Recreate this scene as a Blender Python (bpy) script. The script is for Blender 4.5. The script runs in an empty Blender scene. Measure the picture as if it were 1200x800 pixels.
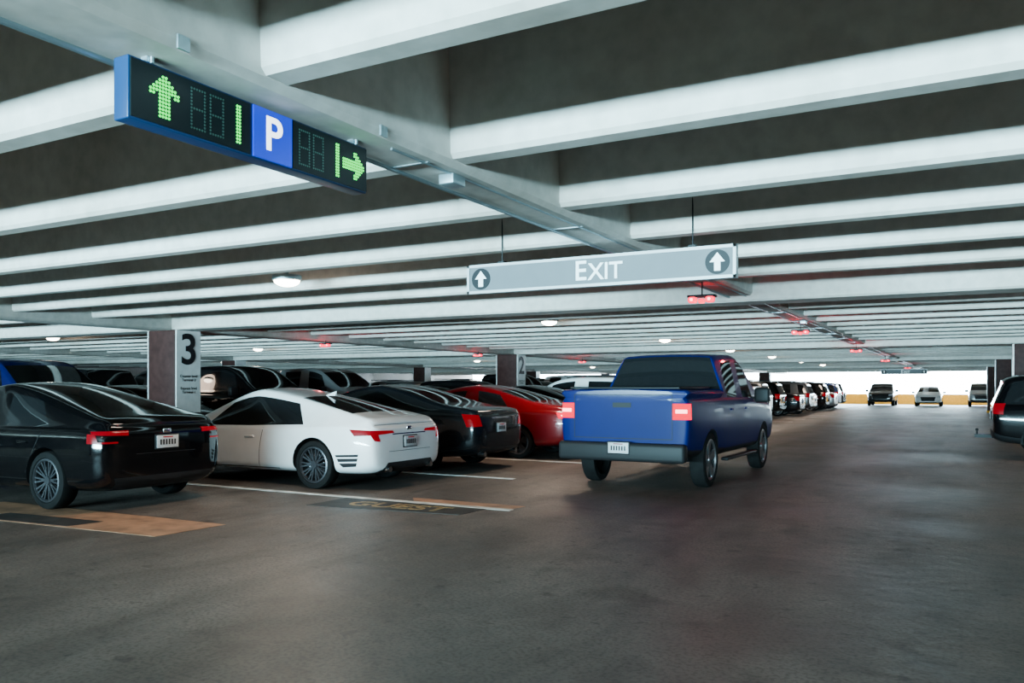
import bpy, bmesh, math, random
from math import radians, sin, cos, pi, tan
from mathutils import Vector, Matrix
from mathutils.bvhtree import BVHTree
random.seed(4)
scene = bpy.context.scene
COL = scene.collection

# ------------------------------------------------------------------ materials
def new_mat(name):
    m = bpy.data.materials.new(name); m.use_nodes = True
    return m, m.node_tree.nodes, m.node_tree.links, m.node_tree.nodes['Principled BSDF']
def simple(name, col, rough=.5, metal=0.0, emit=None, es=0.0, coat=0.0, noise=0.0, nscale=8, spec=.5):
    m, N, L, b = new_mat(name)
    b.inputs['Base Color'].default_value = (*col, 1)
    b.inputs['Roughness'].default_value = rough
    b.inputs['Metallic'].default_value = metal
    b.inputs['Coat Weight'].default_value = coat
    b.inputs['Coat Roughness'].default_value = .04
    b.inputs['Specular IOR Level'].default_value = spec
    if emit:
        b.inputs['Emission Color'].default_value = (*emit, 1)
        b.inputs['Emission Strength'].default_value = es
    if noise > 0:
        tc = N.new('ShaderNodeTexCoord'); n = N.new('ShaderNodeTexNoise'); r = N.new('ShaderNodeValToRGB')
        n.inputs['Scale'].default_value = nscale; n.inputs['Detail'].default_value = 5
        L.new(tc.outputs['Object'], n.inputs['Vector']); L.new(n.outputs['Fac'], r.inputs['Fac'])
        r.color_ramp.elements[0].position = .3; r.color_ramp.elements[1].position = .7
        r.color_ramp.elements[0].color = (*[c*(1-noise) for c in col], 1)
        r.color_ramp.elements[1].color = (*[min(1, c*(1+noise*.5)) for c in col], 1)
        L.new(r.outputs['Color'], b.inputs['Base Color'])
    return m
def paint(name, col, metal=.0, rough=.3, spec=.3, coat=.8):
    return simple(name, col, rough, metal, coat=coat, noise=.06, nscale=3, spec=spec)

def concrete(name, c1, c2, c3, scale, rough=(.45, .8), bump=.15, stretch=(1, 1, 1)):
    m, N, L, b = new_mat(name)
    tc = N.new('ShaderNodeTexCoord'); mp = N.new('ShaderNodeMapping'); mp.inputs['Scale'].default_value = stretch
    L.new(tc.outputs['Object'], mp.inputs['Vector'])
    n1 = N.new('ShaderNodeTexNoise'); n1.inputs['Scale'].default_value = scale; n1.inputs['Detail'].default_value = 8
    n1.inputs['Roughness'].default_value = .62
    n2 = N.new('ShaderNodeTexNoise'); n2.inputs['Scale'].default_value = scale*14; n2.inputs['Detail'].default_value = 6
    L.new(mp.outputs['Vector'], n1.inputs['Vector']); L.new(tc.outputs['Object'], n2.inputs['Vector'])
    r = N.new('ShaderNodeValToRGB'); e = r.color_ramp.elements
    e[0].position = .3; e[0].color = (*c1, 1); e[1].position = .7; e[1].color = (*c3, 1)
    k = e.new(.5); k.color = (*c2, 1)
    L.new(n1.outputs['Fac'], r.inputs['Fac'])
    r2 = N.new('ShaderNodeValToRGB'); r2.color_ramp.elements[0].position = .3; r2.color_ramp.elements[1].position = .62
    r2.color_ramp.elements[0].color = (.82, .82, .82, 1); r2.color_ramp.elements[1].color = (1, 1, 1, 1)
    L.new(n2.outputs['Fac'], r2.inputs['Fac'])
    mx = N.new('ShaderNodeMix'); mx.data_type = 'RGBA'; mx.blend_type = 'MULTIPLY'; mx.inputs['Factor'].default_value = 1
    L.new(r.outputs['Color'], mx.inputs['A']); L.new(r2.outputs['Color'], mx.inputs['B'])
    L.new(mx.outputs['Result'], b.inputs['Base Color'])
    mr = N.new('ShaderNodeMapRange'); mr.inputs['To Min'].default_value = rough[0]; mr.inputs['To Max'].default_value = rough[1]
    mr.inputs['From Min'].default_value = .35; mr.inputs['From Max'].default_value = .65
    L.new(n1.outputs['Fac'], mr.inputs['Value']); L.new(mr.outputs['Result'], b.inputs['Roughness'])
    bp = N.new('ShaderNodeBump'); bp.inputs['Strength'].default_value = bump; bp.inputs['Distance'].default_value = .01
    L.new(n2.outputs['Fac'], bp.inputs['Height']); L.new(bp.outputs['Normal'], b.inputs['Normal'])
    return m, N, L, b, tc, mx

# floor: brown-grey stained concrete with faint tyre tracks
M_floor, N, L, b, tc, mx = concrete('floor_concrete', (.105, .080, .066), (.165, .131, .111), (.25, .205, .178), .45, (.46, .68), .6)
def mulramp(prev, vec_scale, rot, scale, p0, p1, dark, fac, detail=7, dist=.6):
    mp = N.new('ShaderNodeMapping'); mp.inputs['Scale'].default_value = vec_scale; mp.inputs['Rotation'].default_value = (0, 0, radians(rot))
    L.new(tc.outputs['Object'], mp.inputs['Vector'])
    nn = N.new('ShaderNodeTexNoise'); nn.inputs['Scale'].default_value = scale; nn.inputs['Detail'].default_value = detail; nn.inputs['Distortion'].default_value = dist
    L.new(mp.outputs['Vector'], nn.inputs['Vector'])
    rr = N.new('ShaderNodeValToRGB'); rr.color_ramp.elements[0].position = p0; rr.color_ramp.elements[1].position = p1
    rr.color_ramp.elements[0].color = (*dark, 1); rr.color_ramp.elements[1].color = (1, 1, 1, 1)
    L.new(nn.outputs['Fac'], rr.inputs['Fac'])
    m2 = N.new('ShaderNodeMix'); m2.data_type = 'RGBA'; m2.blend_type = 'MULTIPLY'; m2.inputs['Factor'].default_value = fac
    L.new(prev, m2.inputs['A']); L.new(rr.outputs['Color'], m2.inputs['B']); return m2.outputs['Result']
o_ = mulramp(mx.outputs['Result'], (.9, .09, 1), 5, 1.0, .38, .60, (.58, .56, .54), .95, 5)
o_ = mulramp(o_, (1, 1, 1), 0, 1.7, .28, .42, (.55, .53, .5), .85, 5)
o_ = mulramp(o_, (1, 1, 1), 0, 6.5, .30, .37, (.45, .42, .40), .85, 3, .2)
o_ = mulramp(o_, (1, 1, 1), 0, 38, .38, .54, (.60, .58, .56), 1.0, 3, 0)
o_ = mulramp(o_, (.6, .25, 1), 40, 1.6, .38, .54, (.66, .65, .64), .85, 6, 1.8)
L.new(o_, b.inputs['Base Color'])

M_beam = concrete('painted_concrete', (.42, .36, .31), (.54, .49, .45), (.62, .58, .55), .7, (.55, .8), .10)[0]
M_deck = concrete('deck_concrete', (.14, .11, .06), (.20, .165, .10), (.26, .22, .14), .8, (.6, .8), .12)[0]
M_wall = concrete('wall_concrete', (.10, .09, .08), (.16, .14, .13), (.22, .20, .18), .5)[0]
M_colm = simple('column_brown_paint', (.045, .018, .016), .5, noise=.3, spec=.1)
M_colw = simple('column_white_paint', (.86, .85, .84), .5, noise=.08)
M_yel = simple('yellow_parapet_paint', (.85, .36, .0), .6, noise=.15)
M_line = simple('white_line_paint', (.72, .68, .62), .6, noise=.5, nscale=5)
M_oran = simple('orange_paint', (.40, .20, .11), .6, noise=.5, nscale=4)
M_patch = simple('black_paint_patch', (.045, .04, .038), .6, noise=.5, nscale=5, spec=.2)
M_yell = simple('yellow_letter_paint', (.32, .20, .07), .6, noise=.8, nscale=14)

M_glass = simple('car_glass', (.008, .009, .010), .03, coat=.2)
M_trim = simple('black_trim', (.012, .012, .013), .5, spec=.2)
M_tire = simple('tire_rubber', (.008, .008, .008), .8, noise=.3, spec=.12)
M_rim = simple('alloy_rim', (.36, .36, .38), .28, .9)
M_rimd = simple('dark_alloy_rim', (.09, .09, .10), .35, .8)
M_tail = simple('glowing_tail_lens', (.10, .0, .003), .2, emit=(1, .0, .02), es=.22, coat=0, spec=.15)  # lamp is off; faint red glow put into the lens material
M_lit = simple('lit_tail_lens', (.1, .0, .0), .4, emit=(1, .0, .045), es=2.6, spec=.0)
M_core = simple('brake_bulb_glow', (.4, .1, .1), .4, emit=(1, .30, .30), es=9, spec=.0)
M_head = simple('head_lens', (.7, .72, .75), .08, coat=1)
M_plate = simple('licence_plate', (.48, .50, .52), .4, noise=.15, nscale=30)
M_chrome = simple('chrome', (.7, .7, .72), .12, 1)
P = {
 'black': paint('black_car_paint', (.002, .002, .0025), rough=.10, spec=.1),
 'white': paint('white_car_paint', (.84, .84, .85), coat=1),
 'char': paint('charcoal_car_paint', (.010, .012, .015), .3, rough=.2),
 'red': paint('red_car_paint', (.15, .001, .004), .1),
 'blue': paint('blue_car_paint', (.0006, .0065, .078), 0, rough=.4, spec=.1, coat=.12),
 'grey': paint('grey_car_paint', (.12, .125, .13), .5),
 'silver': paint('silver_car_paint', (.40, .41, .42), .6),
 'maroon': paint('maroon_car_paint', (.12, .004, .008), .3),
 'navy': paint('navy_car_paint', (.012, .03, .10), .3)}

# ------------------------------------------------------------------ mesh accumulator
class MB:
    def __init__(s): s.v = []; s.f = []; s.m = []; s.s = []
    def add(s, vs, fs, mat=0, smooth=False):
        o = len(s.v); s.v += [tuple(v) for v in vs]
        for i, f in enumerate(fs):
            s.f.append(tuple(o+k for k in f)); s.m.append(mat[i] if isinstance(mat, list) else mat); s.s.append(smooth)
    def box(s, c, d, mat=0, M=None):
        x, y, z = d[0]/2, d[1]/2, d[2]/2
        vs = [Vector((sx*x, sy*y, sz*z)) for sx in (-1, 1) for sy in (-1, 1) for sz in (-1, 1)]
        if M is not None: vs = [M @ v for v in vs]
        vs = [v+Vector(c) for v in vs]
        s.add(vs, [(0, 1, 3, 2), (4, 6, 7, 5), (0, 4, 5, 1), (2, 3, 7, 6), (0, 2, 6, 4), (1, 5, 7, 3)], mat)
    def rbox(s, c, d, r=.02, mat=0, M=None):
        bm = bmesh.new(); bmesh.ops.create_cube(bm, size=1)
        for v in bm.verts: v.co = Vector((v.co.x*d[0], v.co.y*d[1], v.co.z*d[2]))
        bmesh.ops.bevel(bm, geom=bm.edges[:], offset=r, segments=3, affect='EDGES', profile=.5)
        bm.verts.index_update()
        vs = [(M @ v.co if M is not None else v.co)+Vector(c) for v in bm.verts]
        s.add(vs, [[v.index for v in f.verts] for f in bm.faces], mat, True); bm.free()
    def cyl(s, p0, p1, r0, r1=None, n=16, mat=0, smooth=True):
        r1 = r0 if r1 is None else r1
        p0 = Vector(p0); p1 = Vector(p1); ax = (p1-p0).normalized()
        a = ax.orthogonal().normalized(); c = ax.cross(a)
        vs = []
        for p, r in ((p0, r0), (p1, r1)):
            for i in range(n):
                t = 2*pi*i/n; vs.append(p+a*r*cos(t)+c*r*sin(t))
        s.add(vs, [(i, (i+1) % n, n+(i+1) % n, n+i) for i in range(n)], mat, smooth)
        s.add(vs[:n], [tuple(range(n))[::-1]], mat); s.add(vs[n:], [tuple(range(n))], mat)
    def lathe_y(s, c, prof, n=32, mat=0):
        vs = []; fs = []; c = Vector(c); k = len(prof)
        for i in range(n):
            t = 2*pi*i/n
            for r, y in prof: vs.append(c+Vector((r*cos(t), y, r*sin(t))))
        for i in range(n):
            for j in range(k-1):
                fs.append((i*k+j, i*k+j+1, ((i+1) % n)*k+j+1, ((i+1) % n)*k+j))
        s.add(vs, fs, mat, True)
    def mesh(s, name, mats, sharp=35):
        me = bpy.data.meshes.new(name); me.from_pydata(s.v, [], s.f)
        for m in mats: me.materials.append(m)
        me.polygons.foreach_set('material_index', s.m); me.polygons.foreach_set('use_smooth', s.s)
        me.update()
        if any(s.s): me.set_sharp_from_angle(angle=radians(sharp))
        return me
    def obj(s, name, mats, parent=None, sharp=35):
        o = bpy.data.objects.new(name, s.mesh(name, mats, sharp)); COL.objects.link(o)
        if parent: o.parent = parent
        return o
def empty(name, loc=(0, 0, 0)):
    e = bpy.data.objects.new(name, None); e.location = loc; e.empty_display_size = .1; COL.objects.link(e); return e

# ------------------------------------------------------------------ room
XL, XR, Y0, Y1 = -46, 15, -13, 75
def boxobj(name, lo, hi, mat, parent=None):
    b_ = MB(); c = [(a+b)/2 for a, b in zip(lo, hi)]; d = [b-a for a, b in zip(lo, hi)]
    b_.box(c, d); return b_.obj(name, [mat], parent)
boxobj('floor', (XL, Y0, -.3), (XR, Y1+.3, 0), M_floor)
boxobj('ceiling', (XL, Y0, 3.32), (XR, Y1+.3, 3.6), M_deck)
boxobj('wall_left', (XL-.3, Y0, 0), (XL, Y1, 3.6), M_wall)
boxobj('wall_right', (XR, Y0, 0), (XR+.3, Y1, 3.6), M_wall)
boxobj('sky_block_wall_back', (XL, Y0-.3, 0), (XR, Y0, 3.6), M_wall)  # unseen wall added behind the camera to keep sky light out
boxobj('wall_far_parapet', (XL, Y1, 0), (XR, Y1+.25, .85), M_yel)

bigY = [-2.8, 11.2, 25.2, 39.2, 53.2, 67.2]
mb = MB()
def beam(y, w0, w1, zb, zt=3.32):
    ch = .025
    prof = [(-w1/2, zt), (-w0/2, zb+ch), (-w0/2+ch, zb), (w0/2-ch, zb), (w0/2, zb+ch), (w1/2, zt)]
    vs = [(XL, y+a, z) for a, z in prof]+[(XR, y+a, z) for a, z in prof]
    fs = [(i, i+1, 7+i, 6+i) for i in range(5)]+[(0, 5, 11, 6), tuple(range(6))[::-1], tuple(range(6, 12))]
    mb.add(vs, fs)
y = 2.44-1.36*8
ys = []
while y < 74:
    if min(abs(y-b_) for b_ in bigY) > .85: ys.append(y)
    y += 1.36 if y < 6 else 1.4
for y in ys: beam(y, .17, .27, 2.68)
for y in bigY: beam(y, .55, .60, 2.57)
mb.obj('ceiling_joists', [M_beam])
def girder(name, x, w, zb):
    g = MB(); ch = .03
    prof = [(-w/2-.02, 3.32), (-w/2, zb+ch), (-w/2+ch, zb), (w/2-ch, zb), (w/2, zb+ch), (w/2+.02, 3.32)]
    vs = [(x+a, Y0, z) for a, z in prof]+[(x+a, Y1, z) for a, z in prof]
    g.add(vs, [(i, i+1, 7+i, 6+i) for i in range(5)]+[(0, 5, 11, 6), tuple(range(6)), tuple(range(6, 12))])
    return g.obj(name, [M_beam])
main_girder = girder('ceiling_girder', -2.61, .38, 2.645)
girder('ceiling_girder', -13.9, .55, 2.56)
girder('ceiling_girder', -27.5, .55, 2.56)
girder('ceiling_girder', 8.5, .5, 2.56)

def text(body, loc, rot, size, mat, ext=.002, parent=None, bold=0.0, name='lettering', sx=1, align='CENTER'):
    cu = bpy.data.curves.new(name, 'FONT'); cu.body = body; cu.size = size; cu.extrude = ext; cu.offset = bold*size
    cu.align_x = align; cu.align_y = 'CENTER'; cu.materials.append(mat)
    o = bpy.data.objects.new(name, cu); o.location = loc; o.rotation_euler = rot; o.scale = (sx, 1, 1)
    COL.objects.link(o)
    if parent: o.parent = parent
    return o
RX = (radians(90), 0, radians(90))      # faces +X
RY = (radians(90), 0, 0)                # faces -Y
M_blk = simple('black_lettering', (.01, .01, .012), .5, spec=.2)
def column(x, y, num, wx=.8, wy=.6):
    g = MB(); g.rbox((x, y, 1.285), (wx, wy, 2.57), .03, 0)
    g.rbox((x, y, .06), (wx+.06, wy+.06, .12), .02, 1)
    # white information panels on the lane sides
    g.box((x+wx/2+.012, y, 1.75), (.02, wy-.02, 1.62), 2)
    g.box((x-wx/2-.012, y, 1.75), (.02, wy-.02, 1.62), 2)
    o = g.obj('concrete_column', [M_colm, M_yel, M_colw])
    if num:
        text(num, (x+wx/2+.028, y, 2.16), RX, .84, M_blk, .003, o, .018, 'number')
        text('Counter level\nTerminal 3', (x+wx/2+.028, y, 1.62), RX, .075, M_blk, .001, o, .01, 'note')
        text('Express level\nTerminal 1', (x+wx/2+.028, y, 1.38), RX, .075, M_blk, .001, o, .01, 'note')
for i, y in enumerate(bigY):
    column(-13.9, y, '3' if y < 20 else '2')
    column(-27.5, y, None)
column(1.42, 25.2, '2', .55, .6); column(1.42, 39.2, '2', .55, .6); column(1.42, 53.2, '2', .55, .6)

# floor paint
def quad(name, pts, mat, z=.004):
    g = MB(); n = len(pts)
    g.add([(x, y, 0.0005) for x, y in pts]+[(x, y, z) for x, y in pts], [tuple(range(n))[::-1], tuple(range(n, 2*n))]+[(i, (i+1) % n, n+(i+1) % n, n+i) for i in range(n)])
    return g.obj(name, [mat])
sl = MB()
for k in range(-3, 22):
    yy = 8.35+3.0*k
    xe = -4.65 if k == 0 else (-6.9 if k < 0 else -6.2)
    if k == -1: xe = -9.0
    sl.box(((-12.6+xe)/2, yy+(.1 if k == 0 else 0), .003), (xe+12.6, .11, .004))
    sl.box((-16.8, yy, .003), (4.4, .11, .004))
    sl.box((-24.8, yy, .003), (4.4, .11, .004))
    sl.box((4.4, yy+1.3, .003), (4.2, .11, .004))
sl.obj('parking_stripes', [M_line])
quad('orange_floor_marking', [(-10.6, 5.02), (-6.85, 5.3), (-6.8, 6.12), (-10.6, 6.0)], M_oran)
quad('black_floor_marking', [(-9.6, 5.12), (-8.15, 5.25), (-8.1, 5.62), (-9.6, 5.5)], M_patch, .006)
bp_ = quad('black_floor_marking', [(-7.05, 7.6), (-5.0, 7.85), (-4.95, 8.36), (-7.05, 8.36)], M_patch, .006)
text('GUEST', (-6.0, 8.04, .0075), (0, 0, radians(4)), .46, M_yell, .001, bp_, .02, 'lettering', 1.0)
quad('orange_floor_marking', [(-6.1, 8.52), (-4.7, 8.55), (-4.65, 8.8), (-6.3, 8.78)], M_oran)

# ------------------------------------------------------------------ cars
CM = [None, M_glass, M_trim, M_tire, M_rim, M_tail, M_head, M_plate, M_chrome, M_lit, M_core]
def half_rows(s):
    xl, xb, xr, w, zb, zsh, zt, wr = s[:8]
    cab = (zt-zsh) > .3
    dr = .10 if cab else (zt-zsh)*.35
    return [(xl, 0, zb), (xl, w*.86, zb), (xl, w*.965, zb+.13), (xl, w, (zb+zsh)/2+.06), (xb, w*.972, zsh), (xb, w*.925, zsh+.045),
            (xr, wr+(.055 if cab else .05), zt-dr), (xr, wr, zt-dr*.3), (xr, wr*.6, zt-.008), (xr, 0, zt)]
def car_mesh(name, S):
    st = S['st']; NS = len(st)
    vs = []; fs = []; mt = []
    for s in st:
        h = half_rows(s)
        ring = h+[(x, -y, z) for x, y, z in h[8:0:-1]]
        vs += ring
    R = 18
    for i in range(NS-1):
        for k in range(R):
            row = k if k <= 8 else 17-k
            m = 0
            if row == 5 and i in S['side']: m = 1
            if row in (7, 8) and i in S['top']: m = 1
            if row <= S.get('clad', 0): m = 2
            fs.append((i*R+k, (i+1)*R+k, (i+1)*R+(k+1) % R, i*R+(k+1) % R)); mt.append(m)
    def cap(o, rev, glass):
        Lx = lambda j: o+(18-j)
        q = [(o, o+1, Lx(1))]+[(Lx(j), o+j, o+j+1, Lx(j+1)) for j in range(1, 8)]+[(Lx(8), o+8, o+9)]
        for j, f in enumerate(q):
            fs.append(f[::-1] if rev else f)
            mt.append(1 if (glass and j == 5) else (2 if j <= S.get('clad', 0) else 0))
    cap(0, False, S.get('capglass', False)); cap((NS-1)*R, True, False)
    me = bpy.data.meshes.new('tmp'); me.from_pydata(vs, [], fs)
    me.polygons.foreach_set('material_index', mt)
    for m in CM: me.materials.append(m if m else P['grey'])
    bm = bmesh.new(); bm.from_mesh(me); bmesh.ops.recalc_face_normals(bm, faces=bm.faces[:])
    cl = bm.edges.layers.float.new('crease_edge')
    bm.verts.ensure_lookup_table()
    rc = S.get('rowcrease', {5: .55, 6: .35, 4: .25, 2: .35, 7: .3})
    sc = S.get('stcrease', {})
    for e in bm.edges:
        a, b2 = e.verts[0].index, e.verts[1].index
        ia, ib = a//R, b2//R; ka, kb = a % R, b2 % R
        ra = ka if ka <= 9 else 18-ka
        rb = kb if kb <= 9 else 18-kb
        if ia != ib and ra == rb and ra in rc: e[cl] = rc[ra]
        if ia == ib and ia in sc and min(ra, rb) >= 4: e[cl] = sc[ia]
        if ia == ib and ia in (0, NS-1) and ka != 18-kb: e[cl] = max(e[cl], .35)
    bm.to_mesh(me); bm.free()
    ob = bpy.data.objects.new('tmp', me); COL.objects.link(ob)
    ss = ob.modifiers.new('s', 'SUBSURF'); ss.levels = 3; ss.render_levels = 3
    xr_, xf_, rw, wy = S['wh']
    cb = MB()
    for wx in (xr_, xf_):
        for sg in (-1, 1): cb.cyl((wx, sg*(wy-.36), rw), (wx, sg*1.35, rw), rw+.045, n=48, mat=2)
    cme = cb.mesh('cut', [m if m else P['grey'] for m in CM])
    bm = bmesh.new(); bm.from_mesh(cme); bmesh.ops.remove_doubles(bm, verts=bm.verts[:], dist=1e-5); bmesh.ops.recalc_face_normals(bm, faces=bm.faces[:]); bm.to_mesh(cme); bm.free()
    co = bpy.data.objects.new('cut', cme); COL.objects.link(co)
    bo = ob.modifiers.new('b', 'BOOLEAN'); bo.operation = 'DIFFERENCE'; bo.solver = 'EXACT'; bo.object = co
    dg = bpy.context.evaluated_depsgraph_get(); dg.update()
    ev = bpy.data.meshes.new_from_object(ob.evaluated_get(dg))
    bv = [v.co.copy() for v in ev.vertices]; bf = [tuple(p.vertices) for p in ev.polygons]; bmi = [p.material_index for p in ev.polygons]
    bpy.data.objects.remove(ob); bpy.data.objects.remove(co)
    T = BVHTree.FromPolygons(bv, bf)
    out = MB(); out.add(bv, bf, bmi, True)
    W = max(s[3] for s in st); xrear = min(s[0] for s in st); xfront = max(s[0] for s in st)
    xc = xrear+.9; xcf = xfront-.9
    def ray(o, d):
        h = T.ray_cast(Vector(o), Vector(d)); return h[0], h[1]
    def patch(fn, cor, nu=8, nv=4, mat=2, off=.005):
        pts = []; ok = True
        for j in range(nv+1):
            for i in range(nu+1):
                u, v = i/nu, j/nv
                a = (1-u)*(1-v)*cor[0][0]+u*(1-v)*cor[1][0]+u*v*cor[2][0]+(1-u)*v*cor[3][0]
                z = (1-u)*(1-v)*cor[0][1]+u*(1-v)*cor[1][1]+u*v*cor[2][1]+(1-u)*v*cor[3][1]
                o, d = fn(a, z); h, n = ray(o, d)
                pts.append(None if h is None else (h-Vector(d).normalized()*off))
        if all(p is None for p in pts): return
        F = []
        for j in range(nv):
            for i in range(nu):
                q = (j*(nu+1)+i, j*(nu+1)+i+1, (j+1)*(nu+1)+i+1, (j+1)*(nu+1)+i)
                if all(pts[k] is not None for k in q): F.append(q)
        out.add([p if p is not None else Vector((0, 0, .5)) for p in pts], F, mat, True)
    def rearwrap(sg): return lambda a, z: ((xc-4*cos(radians(a)), sg*4*sin(radians(a)), z), (cos(radians(a)), -sg*sin(radians(a)), 0))
    def frontwrap(sg): return lambda a, z: ((xcf+4*cos(radians(a)), sg*4*sin(radians(a)), z), (-cos(radians(a)), -sg*sin(radians(a)), 0))
    def side(sg): return lambda a, z: ((a, sg*4, z), (0, -sg, 0))
    rear = lambda a, z: ((-6, a, z), (1, 0, 0))
    front = lambda a, z: ((6, a, z), (-1, 0, 0))
    for sg in (-1, 1):
        for c, m in S['tail']: patch(rearwrap(sg), c, 14, 4, m, .014 if m == 10 else .008)
        for c, m in S['headl']: patch(frontwrap(sg), c, 12, 4, m, .008)
        for xd0, xd1, z0, z1 in S['lines']: patch(side(sg), [(xd0-.005, z0), (xd0+.005, z0), (xd1+.005, z1), (xd1-.005, z1)], 1, 14, 2, .002)
        for xa, xb, za, zb in S.get('strips', []): patch(side(sg), [(xa, za), (xb, zb), (xb, zb+.02), (xa, za+.02)], 24, 1, S.get('stripm', 8), .004)
        for c, m in S.get('sidep', []): patch(side(sg), c, 6, 4, m, .004)
        for hx, hz in S['handles']:
            h, n = ray((hx, sg*4, hz), (0, -sg, 0))
            if h: out.rbox((hx, h.y+sg*.012, hz), (.19, .03, .03), .01, S.get('hm', 0))
        mx_, mz = S['mirror']
        h, n = ray((mx_, sg*4, mz-.05), (0, -sg, 0))
        if h:
            out.rbox((mx_+.02, h.y+sg*.16, mz+.03), S.get('mirs', (.13, .22, .15)), .045, S.get('mirm', 0))
            out.rbox((mx_+.03, h.y+sg*.03, mz-.02), (.07, .12, .04), .015, 2)
    for c, m in S['rear']: patch(rear, c, 16, 5, m, .006)
    for c, m in S['front']: patch(front, c, 16, 5, m, .006)
    # licence plate with frame
    pz, pw = S['plate'], .155
    h, n = ray((-6, 0, pz), (1, 0, 0))
    if h:
        hx = h.x-S.get('plo', 0)
        out.rbox((hx-.008, 0, pz), (.02, .34, .18), .008, 2); out.rbox((hx-.02, 0, pz), (.01, .305, .15), .004, 7)
        for q in range(6): out.box((hx-.027, -.1+q*.04, pz-.005), (.004, .02, .065), 2)
        for q in range(1): out.box((hx-.027, 0, pz+.055), (.004, .14, .014), 5)
    if S.get('badge'):
        h, n = ray((-6, 0, S['badge']), (1, 0, 0))
        if h: out.rbox((h.x-.006, 0, S['badge']), (.02, .11, .055), .009, 8)
    # exhausts, wipers, shark fin
    for ey in S.get('exh', []):
        h, n = ray((-6, ey, .36), (1, 0, 0))
        if h: out.cyl((h.x+.1, ey, .30), (h.x-.03, ey, .30), .042, n=14, mat=8)
    if 'fin' in S:
        fx, fz = S['fin']; out.add([(fx-.12, 0.02, fz), (fx-.12, -.02, fz), (fx+.1, -.012, fz-.005), (fx+.1, .012, fz-.005), (fx-.13, 0, fz+.07)], [(0, 1, 4), (1, 2, 4), (2, 3, 4), (3, 0, 4), (0, 3, 2, 1)], 0, False)
    for bx in S.get('boxes', []): out.rbox(bx[0], bx[1], bx[2], bx[3])
    # wheels
    for wx in (xr_, xf_):
        for sg in (-1, 1):
            c = (wx, 0, rw); yo = wy; yi = wy-.22; rr_ = rw*.74
            prof = [(rr_, yo-.02), (rr_+.015, yo), (rw-.05, yo+.003), (rw-.012, yo-.015), (rw, yo-.045), (rw, yi+.04), (rw-.02, yi), (rr_, yi)]
            out.lathe_y(c, [(r, sg*y) for r, y in prof], 40, 3)
            prof = [(rr_+.003, yo-.012), (rr_-.018, yo-.006), (rr_-.03, yo-.03), (rr_-.04, yo-.12), (.02, yo-.125)]
            out.lathe_y(c, [(r, sg*y) for r, y in prof[:3]], 40, 4)
            out.lathe_y(c, [(r, sg*y) for r, y in prof[2:]], 40, 2)
            out.cyl((wx, sg*(yo-.11), rw), (wx, sg*(yo-.105), rw), rr_*.62, n=28, mat=8)  # brake disc
            ns = S.get('spokes', 5)
            for k in range(ns):
                t = 2*pi*k/ns+.3; M = Matrix.Rotation(-t, 3, 'Y')
                for dt in ((-.028, .028) if ns >= 7 else (-.03, 0, .03)):
                    wd = .022 if ns >= 7 else .04
                    p0 = M @ Vector((.05, 0, dt*.5)); p1 = M @ Vector((rr_-.02, 0, dt*1.6))
                    q = []
                    for pp, ww, yy in ((p0, wd*1.0, yo-.035), (p1, wd*.9, yo-.018)):
                        tn = M @ Vector((0, 0, 1))
                        for s2 in (-1, 1):
                            for dy in (0, -.03): q.append(Vector((wx+pp.x+tn.x*s2*ww/2, sg*(yy+dy), rw+pp.z+tn.z*s2*ww/2)))
                    out.add(q, [(0, 1, 3, 2), (4, 6, 7, 5), (0, 4, 5, 1), (2, 3, 7, 6), (0, 2, 6, 4), (1, 5, 7, 3)], 4)
            out.cyl((wx, sg*(yo-.06), rw), (wx, sg*(yo-.02), rw), .065, .05, n=18, mat=4)
    # underbody/axle mass so the wheels are carried
    out.cyl((xr_, -wy+.1, rw), (xr_, wy-.1, rw), .05, n=10, mat=2); out.cyl((xf_, -wy+.1, rw), (xf_, wy-.1, rw), .05, n=10, mat=2)
    return out.mesh(name, [m if m else P['grey'] for m in CM], 38)

SP = {}
# fastback electric-style sedan
SP['fast'] = dict(st=[
 (-2.38, -2.38, -2.33, .80, .34, .88, 1.03, .68), (-2.28, -2.28, -2.25, .885, .25, .91, 1.10, .74), (-2.06, -2.06, -2.10, .92, .20, .93, 1.12, .73),
 (-1.1, -1.50, -.80, .925, .18, .925, 1.42, .55), (-.3, -.30, -.25, .925, .17, .92, 1.515, .58), (-.17, -.17, -.12, .925, .17, .92, 1.52, .58),
 (.7, 1.0, .50, .925, .17, .90, 1.46, .57), (1.15, 1.30, 1.38, .92, .18, .86, .96, .72), (1.75, 1.75, 1.75, .91, .20, .80, .86, .70), (2.15, 2.15, 2.1, .86, .25, .70, .75, .64), (2.30, 2.28, 2.26, .72, .30, .56, .62, .55)],
 side=[3, 5], top=[2, 3, 4, 5, 6], wh=(-1.40, 1.47, .345, .91),
 tail=[([(30, .885), (50, .90), (51, .94), (30, .945)], 5), ([(46, .80), (53, .80), (53, .91), (48, .91)], 5), ([(36, .80), (48, .80), (48, .82), (36, .82)], 5)],
 headl=[([(33, .60), (52, .64), (56, .72), (36, .64)], 6)], lines=[(-1.0, -1.3, .42, .92), (-.23, -.23, .3, .92), (.98, 1.0, .3, .88)],
 handles=[(-.95, .79), (.02, .79)], mirror=(.88, .97), rear=[([(-.62, .24), (.62, .24), (.70, .40), (-.70, .40)], 2), ([(-.75, 1.01), (.75, 1.01), (.74, 1.016), (-.74, 1.016)], 2), ([(-.42, .66), (.42, .66), (.42, .667), (-.42, .667)], 2)],
 front=[([(-.5, .3), (.5, .3), (.6, .4), (-.6, .4)], 2)], plate=.79, badge=.92, spokes=10, rowcrease={5: .6, 6: .35, 4: .3, 2: .35, 7: .35})
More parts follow.
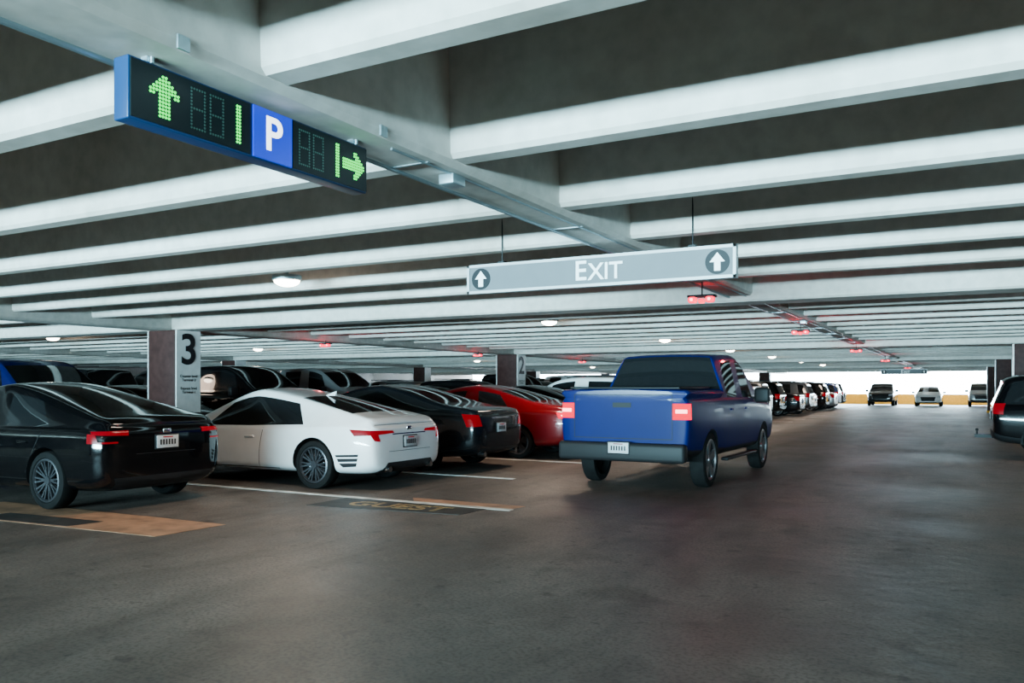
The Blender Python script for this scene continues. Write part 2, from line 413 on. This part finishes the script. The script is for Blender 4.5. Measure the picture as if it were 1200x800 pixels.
# luxury coupe
SP['coupe'] = dict(st=[
 (-2.36, -2.34, -2.28, .78, .30, .82, .95, .68), (-2.24, -2.22, -2.20, .88, .22, .87, 1.03, .72), (-1.90, -1.90, -2.05, .94, .20, .89, 1.045, .72),
 (-.95, -1.18, -.70, .925, .19, .86, 1.35, .53), (.0, -.02, -.05, .91, .18, .82, 1.44, .56), (.06, .06, .03, .91, .18, .82, 1.44, .56),
 (.75, 1.02, .38, .91, .18, .81, 1.385, .55), (1.1, 1.30, 1.32, .92, .19, .80, .92, .70), (1.75, 1.75, 1.75, .915, .2, .77, .85, .68), (2.18, 2.18, 2.14, .86, .22, .70, .76, .60), (2.36, 2.34, 2.3, .70, .28, .55, .62, .5)],
 side=[3, 4, 5], top=[2, 6], wh=(-1.33, 1.40, .345, .91), tail=[([(22, .80), (56, .77), (60, .86), (24, .835)], 5), ([(37, .69), (42, .70), (45, .79), (39, .79)], 5)],
 headl=[([(33, .58), (54, .64), (58, .74), (36, .66)], 6)], lines=[(-.25, -.34, .28, .85), (.98, 1.02, .28, .83)],
 handles=[(-.08, .72)], mirror=(.86, .89), rear=[([(-.66, .24), (.66, .24), (.52, .39), (-.52, .39)], 2), ([(-.40, .775), (.40, .775), (.40, .792), (-.40, .792)], 8), ([(-.72, .915), (.72, .915), (.72, .922), (-.72, .922)], 2), ([(-.5, .54), (.5, .54), (.5, .546), (-.5, .546)], 2)],
 sidep=[([(-2.08, .35), (-1.86, .33), (-1.80, .385), (-2.10, .40)], 2), ([(-2.10, .42), (-1.79, .405), (-1.77, .45), (-2.12, .465)], 2), ([(-2.12, .485), (-1.76, .47), (-1.74, .50), (-2.13, .52)], 2), ([(-.95, .255), (.98, .245), (.98, .26), (-.95, .27)], 2)],
 front=[([(-.5, .25), (.5, .25), (.35, .62), (-.35, .62)], 2)], plate=.67, badge=.86, exh=[-.5, .5], spokes=10, fin=(-.85, 1.315), rowcrease={5: .6, 6: .35, 4: .3, 2: .35, 7: .3, 3: .25})
# notchback saloon
SP['sedan'] = dict(st=[
 (-2.46, -2.45, -2.42, .80, .36, .90, 1.04, .70), (-2.34, -2.33, -2.30, .89, .26, .93, 1.10, .76), (-1.68, -1.68, -1.74, .93, .21, .95, 1.13, .76),
 (-1.05, -1.30, -.80, .93, .20, .94, 1.43, .60), (-.3, -.30, -.30, .93, .19, .93, 1.50, .62), (-.18, -.18, -.18, .93, .19, .93, 1.50, .62),
 (.75, 1.02, .45, .93, .19, .91, 1.45, .60), (1.15, 1.3, 1.35, .93, .20, .89, 1.02, .74), (1.8, 1.8, 1.8, .915, .22, .84, .94, .70), (2.25, 2.25, 2.2, .86, .25, .74, .82, .64), (2.42, 2.4, 2.36, .74, .3, .60, .68, .55)],
 side=[3, 5], top=[2, 6], wh=(-1.40, 1.47, .335, .905), tail=[([(35, .78), (50, .77), (54, .99), (39, .97)], 5)],
 headl=[([(33, .62), (52, .66), (56, .78), (36, .72)], 6)], lines=[(-1.0, -1.3, .42, .94), (-.24, -.24, .3, .94), (.98, 1.02, .3, .9)],
 handles=[(-.95, .82), (.02, .81)], hm=8, mirror=(.88, .99), rear=[([(-.62, .27), (.62, .27), (.66, .40), (-.66, .40)], 2), ([(-.3, .90), (.3, .90), (.3, .925), (-.3, .925)], 8), ([(-.74, .985), (.74, .985), (.74, .993), (-.74, .993)], 2)],
 front=[([(-.42, .4), (.42, .4), (.5, .7), (-.5, .7)], 2)], plate=.74, exh=[-.55, .55], spokes=7, strips=[(-1.25, 1.0, .967, .945)])
# red sport sedan with light bar
SP['sport'] = dict(SP['sedan']); SP['sport'].update(tail=[([(0, .86), (49, .82), (51, .94), (0, .90)], 9), ([(20, .872), (46, .865), (47, .892), (20, .888)], 10)], spokes=5, hm=0, rear=[([(-.62, .27), (.62, .27), (.66, .40), (-.66, .40)], 2), ([(-.74, .985), (.74, .985), (.74, .993), (-.74, .993)], 2)])
# SUV
SP['suv'] = dict(st=[
 (-2.30, -2.30, -2.12, .86, .42, 1.03, 1.58, .66), (-2.18, -2.18, -1.98, .93, .33, 1.05, 1.68, .68), (-1.75, -1.72, -1.62, .95, .28, 1.05, 1.71, .70),
 (-1.55, -1.5, -1.45, .95, .27, 1.04, 1.72, .71), (-.40, -.40, -.40, .95, .27, 1.03, 1.74, .71), (-.28, -.28, -.28, .95, .27, 1.03, 1.74, .71),
 (.7, .95, .5, .95, .27, 1.02, 1.70, .70), (1.1, 1.22, 1.25, .95, .28, 1.0, 1.14, .80), (1.75, 1.75, 1.75, .94, .3, .96, 1.06, .78), (2.2, 2.2, 2.16, .9, .32, .88, .97, .72), (2.36, 2.34, 2.32, .78, .38, .76, .84, .64)],
 side=[1, 3, 5], top=[6], capglass=True, clad=1, wh=(-1.40, 1.42, .37, .93), tail=[([(36, .92), (52, .90), (52, 1.12), (38, 1.12)], 5)],
 headl=[([(33, .78), (52, .82), (54, .92), (36, .88)], 6)], lines=[(-1.0, -1.4, .45, 1.05), (-.34, -.34, .38, 1.05), (.96, .98, .38, 1.0)],
 handles=[(-1.0, .93), (.02, .92)], mirror=(.85, 1.12), mirs=(.14, .22, .19), rear=[([(-.7, .40), (.7, .40), (.72, .56), (-.72, .56)], 2), ([(-.4, .98), (.4, .98), (.4, 1.01), (-.4, 1.01)], 8)],
 front=[([(-.5, .55), (.5, .55), (.55, .85), (-.55, .85)], 2)], plate=.86, spokes=5, boxes=[((-.5, .62, 1.755), (1.9, .03, .03), .01, 2), ((-.5, -.62, 1.755), (1.9, .03, .03), .01, 2)])
# pickup
SP['pickup'] = dict(st=[
 (-2.86, -2.86, -2.86, .95, .50, 1.26, 1.43, .90), (-2.80, -2.80, -2.80, .99, .44, 1.27, 1.45, .93), (-1.15, -1.15, -1.15, 1.0, .40, 1.26, 1.44, .94), (-1.02, -1.02, -1.0, 1.0, .40, 1.26, 1.44, .93),
 (-.92, -.92, -.86, 1.0, .38, 1.26, 1.97, .72), (-.72, -.72, -.68, 1.0, .38, 1.26, 2.01, .73), (.15, .15, .15, 1.0, .38, 1.25, 2.03, .74), (.28, .28, .28, 1.0, .38, 1.25, 2.03, .74),
 (1.05, 1.25, .80, 1.0, .38, 1.22, 1.99, .73), (1.5, 1.55, 1.58, 1.0, .38, 1.18, 1.36, .86), (2.2, 2.2, 2.2, .99, .40, 1.16, 1.31, .86), (2.72, 2.72, 2.72, .97, .42, 1.10, 1.24, .86), (2.86, 2.86, 2.84, .90, .46, 1.0, 1.12, .80)],
 side=[5, 7], top=[3, 8], clad=1, stcrease={0: .8, 1: .7, 3: .9, 4: .8}, rowcrease={5: .6, 6: .5, 4: .4, 2: .35, 7: .5, 3: .3}, wh=(-1.72, 1.80, .405, .975),
 tail=[([(41.5, 1.0), (50, 1.0), (50, 1.27), (41.5, 1.27)], 5)], headl=[([(36, .90), (50, .90), (50, 1.06), (36, 1.06)], 6)],
 lines=[(-.78, -.78, .50, 1.28), (.22, .22, .48, 1.27), (1.3, 1.3, .48, 1.22), (-1.0, -1.0, .5, 1.32)], handles=[(-.55, 1.12), (.42, 1.12)], mirror=(1.1, 1.30), mirs=(.14, .26, .26), mirm=2,
 rear=[([(-.74, 1.355), (.74, 1.355), (.74, 1.365), (-.74, 1.365)], 2), ([(-.14, 1.18), (.14, 1.18), (.14, 1.25), (-.14, 1.25)], 2), ([(-.74, .74), (.74, .74), (.74, .752), (-.74, .752)], 2), ([(-.745, .74), (-.735, .74), (-.735, 1.36), (-.745, 1.36)], 2), ([(.735, .74), (.745, .74), (.745, 1.36), (.735, 1.36)], 2)],
 front=[([(-.6, .7), (.6, .7), (.6, 1.05), (-.6, 1.05)], 2)], plate=.62, plo=.13, spokes=5,
 boxes=[((-2.90, 0, .56), (.20, 1.90, .26), .05, 2), ((-2.05, .0, 1.455), (1.55, 1.66, .03), .01, 2), ((0.05, .97, .36), (2.0, .12, .05), .02, 2), ((0.05, -.97, .36), (2.0, .12, .05), .02, 2)])
SP['pickup_lit'] = dict(SP['pickup']); SP['pickup_lit']['tail'] = [([(39.5, 1.02), (52, 1.02), (52, 1.24), (39.5, 1.24)], 9), ([(41, 1.11), (47, 1.11), (47, 1.16), (41, 1.16)], 10)]
MESH = {}
for k, nm in (('fast', 'sedan'), ('coupe', 'coupe_car'), ('sedan', 'sedan'), ('sport', 'sedan'), ('suv', 'suv'), ('pickup', 'pickup_truck'), ('pickup_lit', 'pickup_truck')):
    MESH[k] = (car_mesh(nm, SP[k]), nm)
REAR = {'fast': 2.38, 'coupe': 2.36, 'sedan': 2.46, 'sport': 2.46, 'suv': 2.30, 'pickup': 2.95, 'pickup_lit': 2.95}
def car(kind, col, x, y, ang, rimdark=False, name=None):
    me, nm = MESH[kind]; o = bpy.data.objects.new(name or nm, me); COL.objects.link(o)
    o.location = (x, y, 0); o.rotation_euler = (0, 0, radians(ang))
    o.material_slots[0].link = 'OBJECT'; o.material_slots[0].material = P[col]
    if rimdark: o.material_slots[4].link = 'OBJECT'; o.material_slots[4].material = M_rimd
    return o
def parked(kind, col, xrear, y, **k): return car(kind, col, xrear-REAR[kind], y, 180, **k)   # nose to -X
parked('fast', 'black', -8.50, 6.74, rimdark=True)
parked('coupe', 'white', -7.05, 9.75, rimdark=True)
parked('sedan', 'char', -7.15, 12.6)
parked('sport', 'red', -6.85, 15.5, rimdark=True)
seq = [('sedan', 'black'), ('suv', 'white'), ('suv', 'black'), ('sedan', 'maroon'), ('suv', 'white'), ('pickup', 'white'), ('suv', 'grey'), ('suv', 'black'), ('sedan', 'char'), ('suv', 'grey'), ('sedan', 'maroon'), ('suv', 'black'), ('sedan', 'silver'), ('suv', 'navy'), ('suv', 'char')]
for i, (k, c) in enumerate(seq): parked(k, c, -7.1+random.uniform(-.35, .25), 18.4+3.0*i, rimdark=random.random() < .4)
# facing row behind (nose to +X)
back = {4: ('suv', 'black'), 10.1: ('pickup', 'blue'), 13: ('sedan', 'char'), 16.0: ('pickup', 'black')}
for y_, (k, c) in back.items(): car(k, c, -17.4, y_, 0)
cols = ['black', 'grey', 'white', 'char', 'silver', 'maroon', 'black', 'navy']
for i in range(14): car(random.choice(['sedan', 'suv', 'suv', 'pickup']), random.choice(cols), -17.3, 19.2+3.0*i, 0)
for i in range(17): car(random.choice(['sedan', 'suv', 'pickup', 'fast']), random.choice(cols), -23.9, 7.2+3.0*i, 180)
for i in range(14): car(random.choice(['sedan', 'suv', 'pickup', 'fast']), random.choice(cols), -37.2, 14.2+3.4*i, 180)
# right row (nose to +X)
rsuv = car('suv', 'black', .50+2.3, 19.9, 0)
for i in range(12):
    y_ = 28+3.0*i
    if abs(y_-39.2) < 1.5 or abs(y_-53.2) < 1.5: continue
    car(random.choice(['sedan', 'suv', 'pickup']), random.choice(cols), 4.6, y_, 0)
# moving pickup
pk = car('pickup_lit', 'blue', -4.12, 13.38, 89); pk.scale = (.92, .98, .985)
# end of aisle
car('suv', 'char', -6.3+.8, 69.5, -90); car('sedan', 'white', -2.3, 69.5, -90); car('suv', 'silver', 1.2, 69.5, -90)
# tow hitch of the dark suv (in the suv's own axes)
g = MB(); g.box((-2.38, 0, .42), (.45, .07, .07)); g.cyl((-2.56, 0, .45), (-2.56, 0, .52), .02); g.rbox((-2.56, 0, .55), (.06, .06, .06), .02)
g.box((-2.25, 0, .42), (.1, .5, .06))
g.obj('tow_hitch', [M_trim], rsuv)

# ------------------------------------------------------------------ parking guidance sign
M_case = simple('blue_sign_case', (.006, .03, .09), .35, spec=.3)
M_face = simple('led_face', (.004, .008, .010), .4, spec=.2)
M_led = simple('green_led', (.0, .25, .03), .4, emit=(0, 1, .09), es=3.2)
M_dim = simple('faint_glow_led', (.02, .045, .04), .4, emit=(.02, .09, .07), es=.5)  # segments that are off, given a faint green glow by emission
M_bp = simple('blue_lit_panel', (.0, .02, .4), .3, emit=(0, .05, 1), es=.6)
M_wt = simple('white_lit_letter', (.9, .9, .9), .3, emit=(.9, .95, 1), es=3)
M_met = simple('galvanised_metal', (.32, .40, .43), .4, .8)
ps = empty('parking_guidance_sign', (-2.62, 2.55, 2.5))
def child(mbx, name, mats, par):
    o = mbx.obj(name, mats); o.parent = par; o.matrix_parent_inverse = Matrix.Translation(par.location).inverted(); return o
def ctext(*a, par=None, **k):
    o = text(*a, **k); o.parent = par; o.matrix_parent_inverse = Matrix.Translation(par.location).inverted(); return o
g = MB(); zc = 2.5125; XF = -2.58
g.rbox((-2.622, 2.5465, zc), (.08, 1.32, .225), .006, 0); child(g, 'case', [M_case], ps)
g = MB(); g.box((XF-.001, 2.172, zc), (.008, .555, .207)); g.box((XF-.001, 2.948, zc), (.008, .505, .207)); child(g, 'led_panels', [M_face], ps)
g = MB(); g.box((XF+.001, 2.575, zc), (.012, .222, .212)); child(g, 'blue_panel', [M_bp], ps)
ctext('P', (XF+.0075, 2.575, zc), RX, .20, M_wt, .0015, bold=.016, name='letter_p', par=ps)
lit = MB(); dim = MB()
def dot(mbx, y, z, r=.0050):
    x = XF+.0035; vs = [(x, y+r*cos(t*pi/3), z+r*sin(t*pi/3)) for t in range(6)]; vs += [(x+.003, a[1], a[2]) for a in vs]
    mbx.add(vs, [tuple(range(6)), tuple(range(6, 12))]+[(i, (i+1) % 6, 6+(i+1) % 6, 6+i) for i in range(6)])
up = ["....##....", "...####...", "..######..", ".########.", "##########", "##.####.##", "...####...", "...####...", "...####...", "...####...", "...####...", "...####..."]
pt = .0132
def bitmap(rows, cy, transpose=False):
    h = len(rows); w = len(rows[0])
    for r in range(h):
        for c in range(w):
            if rows[r][c] == '#':
                if transpose: dot(lit, cy-(r-(h-1)/2)*pt, zc-(c-(w-1)/2)*pt)
                else: dot(lit, cy+(c-(w-1)/2)*pt, zc-(r-(h-1)/2)*pt)
bitmap(up, 2.033); bitmap(up, 3.10, True)
for yb in (2.385, 2.985):
    for r in range(12):
        for c in (-.5, .5): dot(lit, yb+c*pt, zc-(r-5.5)*pt)
for y8 in (2.185, 2.275, 2.765, 2.855):
    for r in range(13):
        for c in range(6):
            if c in (0, 5) or r in (0, 6, 12): dot(dim, y8+(c-2.5)*.0125, zc-(r-6)*.0125, .004)
child(lit, 'lit_leds', [M_led], ps); child(dim, 'faint_glow_leds', [M_dim], ps)
g = MB()
for yb in (1.98, 3.12): g.box((-2.60, yb, 2.635), (.035, .03, .02)); g.box((-2.41, yb, 2.66), (.01, .05, .05)); g.cyl((-2.575, yb, 2.62), (-2.575, yb, 2.643), .008, n=8)
child(g, 'hanger_brackets', [M_met], ps)

# conduit under girder with junction boxes and indicators
g = MB(); g.cyl((-2.72, -6, 2.63), (-2.72, 70, 2.63), .012, n=8)
g.cyl((-2.50, 3.3, 2.635), (-2.50, 70, 2.635), .007, n=8)
for yb in (3.9, 7.8, 15.5, 25.0): g.rbox((-2.53, yb, 2.61), (.10, .13, .06), .008)
for k in range(0, 30): g.box((-2.61, 3.6+k*2.0, 2.638), (.26, .02, .006))
g.obj('electrical_conduit', [M_met], main_girder)
M_red = simple('red_indicator_led', (.15, .0, .001), .4, emit=(1, .0, .05), es=4.5, spec=.0)
for x, y_ in [(-2.6, 9.2), (-2.6, 15.6), (-2.6, 25.4-1.0), (-2.6, 34), (-2.6, 48), (-13.3, 15), (-13.3, 22), (-13.3, 30), (-13.3, 40)]:
    zt = 2.64 if x > -5 else 2.555
    g = MB(); g.cyl((x, y_, 2.47), (x, y_, zt), .008, n=8, mat=1); g.rbox((x, y_, 2.475), (.32, .12, .03), .012, 1)
    for dx in (-.10, .10):
        g.rbox((x+dx, y_-.03, 2.435), (.10, .10, .07), .03, 0); g.cyl((x+dx, y_-.09, 2.435), (x+dx, y_-.075, 2.435), .016, n=12, mat=2)
    g.rbox((x, y_-.02, 2.42), (.07, .08, .05), .02, 0)
    o = g.obj('bay_indicator_light', [M_red, M_trim, M_core])
    ld = bpy.data.lights.new('red_glow', 'POINT'); ld.energy = 12; ld.color = (1, .01, .03); ld.shadow_soft_size = .05
    lo = bpy.data.objects.new('red_glow', ld); lo.location = (x, y_, 2.34); COL.objects.link(lo); lo.parent = o

# ------------------------------------------------------------------ EXIT signs
M_sg = simple('sign_grey_panel', (.12, .13, .14), .45, noise=.05, spec=.2)
M_sf = simple('sign_frame', (.40, .43, .44), .4, .2)
M_sw = simple('sign_white_vinyl', (.9, .9, .9), .4)
def exit_sign(x0, x1, y, z0, z1):
    xm, zm = (x0+x1)/2, (z0+z1)/2; e = empty('exit_sign', (xm, y, zm)); h = z1-z0
    g = MB(); g.box((xm, y, zm), (x1-x0-.03, .05, h-.03)); child(g, 'panel', [M_sg], e)
    g = MB()
    for zz in (z0+.012, z1-.012): g.box((xm, y, zz), (x1-x0, .07, .024))
    for xx in (x0+.012, x1-.012): g.box((xx, y, zm), (.024, .07, h))
    child(g, 'frame', [M_sf], e)
    ctext('E', (xm-.085*h/.25, y-.03, zm), RY, h*.90, M_sw, .004, bold=.012, name='letter_e', par=e)
    ctext('XIT', (xm+.13*h/.25, y-.03, zm-.013*h/.25), RY, h*.76, M_sw, .004, bold=.012, name='letters_xit', par=e)
    for xx in (x0+.14*h/.25, x1-.14*h/.25):
        g = MB(); g.cyl((xx, y-.026, zm), (xx, y-.031, zm), h*.37, n=40, smooth=False); child(g, 'disc', [M_blk], e)
        a = h*.27; pts = [(-.38, -1), (.38, -1), (.38, 0), (.95, 0), (0, 1.05), (-.95, 0), (-.38, 0)]
        g = MB(); vs = [(xx+p*a*.9, y-.033, zm+q*a) for p, q in pts]; g.add(vs, [(0, 1, 2, 6), (5, 6, 2, 3, 4)]); child(g, 'arrow', [M_sw], e)
    g = MB()
    for xx in (x0+.35, x1-.35):
        g.cyl((xx, y, z1), (xx, y, 3.31), .006, n=8, mat=0); g.box((xx, y, z1+.01), (.06, .05, .02)); g.box((xx, y, 3.30), (.08, .08, .03))
    child(g, 'hanger_rods', [M_trim], e)
exit_sign(-3.98, -1.54, 6.42, 2.295, 2.555)
exit_sign(-4.4, -1.9, 54.5, 2.2, 2.5)

# ------------------------------------------------------------------ lamps
M_dome = simple('lamp_diffuser', (.9, .85, .75), .4, emit=(1, .86, .66), es=45)
def dome_lamp(x, y, z=2.93, on=True):
    g = MB(); n = 28; k = 6; c = Vector((x, y, z)); vs = []; fs = []
    for j in range(k+1):
        a = (j/k)*pi/2; r = .15*cos(a); zz = -.07*sin(a)
        for i in range(n): vs.append(c+Vector((r*cos(2*pi*i/n), r*sin(2*pi*i/n), zz)))
    for j in range(k):
        for i in range(n): fs.append((j*n+i, j*n+(i+1) % n, (j+1)*n+(i+1) % n, (j+1)*n+i))
    g.add(vs, fs, 0, True); g.cyl((x, y, z), (x, y, z+.06), .17, n=28, mat=1); g.cyl((x, y, z+.06), (x, y, 3.31), .02, n=8, mat=1)
    o = g.obj('ceiling_lamp', [M_dome, M_met])
    ld = bpy.data.lights.new('lamp_bulb', 'SPOT'); ld.energy = LAMP; ld.color = (1, .76, .58); ld.shadow_soft_size = .3; ld.spot_size = radians(172); ld.spot_blend = .6
    lo = bpy.data.objects.new('lamp_bulb', ld); lo.location = (x, y, z-.12); COL.objects.link(lo); lo.parent = o
LAMP = 200
def mid(y):   # nearest bay between joists
    a = sorted(ys+bigY); best = min(range(len(a)-1), key=lambda i: abs((a[i]+a[i+1])/2-y)); return (a[best]+a[best+1])/2
for y_ in (0, 7.1, 14.2, 21.4, 28.5, 35.5, 42.5, 49.5, 56.5): dome_lamp(-7.0, mid(y_), 2.70)
for y_ in (-4, 3.5, 11, 18, 25, 32, 46): dome_lamp(3.2, mid(y_), 2.70)  # lamps out of view, added to brighten column panels and cars from the right
for y_ in (6, 13, 20, 34, 48): dome_lamp(-20.5, mid(y_), 2.70)
for y_ in (14, 30, 46): dome_lamp(-33, mid(y_), 2.70)

def area(name, loc, rot, sx, sy, e, col, spread=180):
    ld = bpy.data.lights.new(name, 'AREA'); ld.shape = 'RECTANGLE'; ld.size = sx; ld.size_y = sy; ld.energy = e; ld.color = col; ld.spread = radians(spread)
    o = bpy.data.objects.new(name, ld); o.location = loc; o.rotation_euler = rot; COL.objects.link(o); return o
# daylight entering through the open side behind the camera, and through the far side
area('daylight_entry', (-12, -9.5, 1.45), (radians(110), 0, 0), 44, .7, 16500, (.46, .86, 1.0), 68)
area('daylight_far', (-15, 74.6, 1.9), (radians(-90), 0, 0), 50, 1.4, 5500, (.50, .82, 1.0))

w = bpy.data.worlds.new('World'); scene.world = w; w.use_nodes = True
bg = w.node_tree.nodes['Background']; bg.inputs['Color'].default_value = (.74, .92, 1, 1); bg.inputs['Strength'].default_value = 45

cam = bpy.data.cameras.new('camera'); co = bpy.data.objects.new('camera', cam); COL.objects.link(co)
co.location = (0, 0, 1.45); co.rotation_euler = (radians(90), 0, radians(28.8))
cam.sensor_width = 36; cam.lens = 28.9; cam.shift_y = .0442; cam.clip_end = 300
scene.camera = co
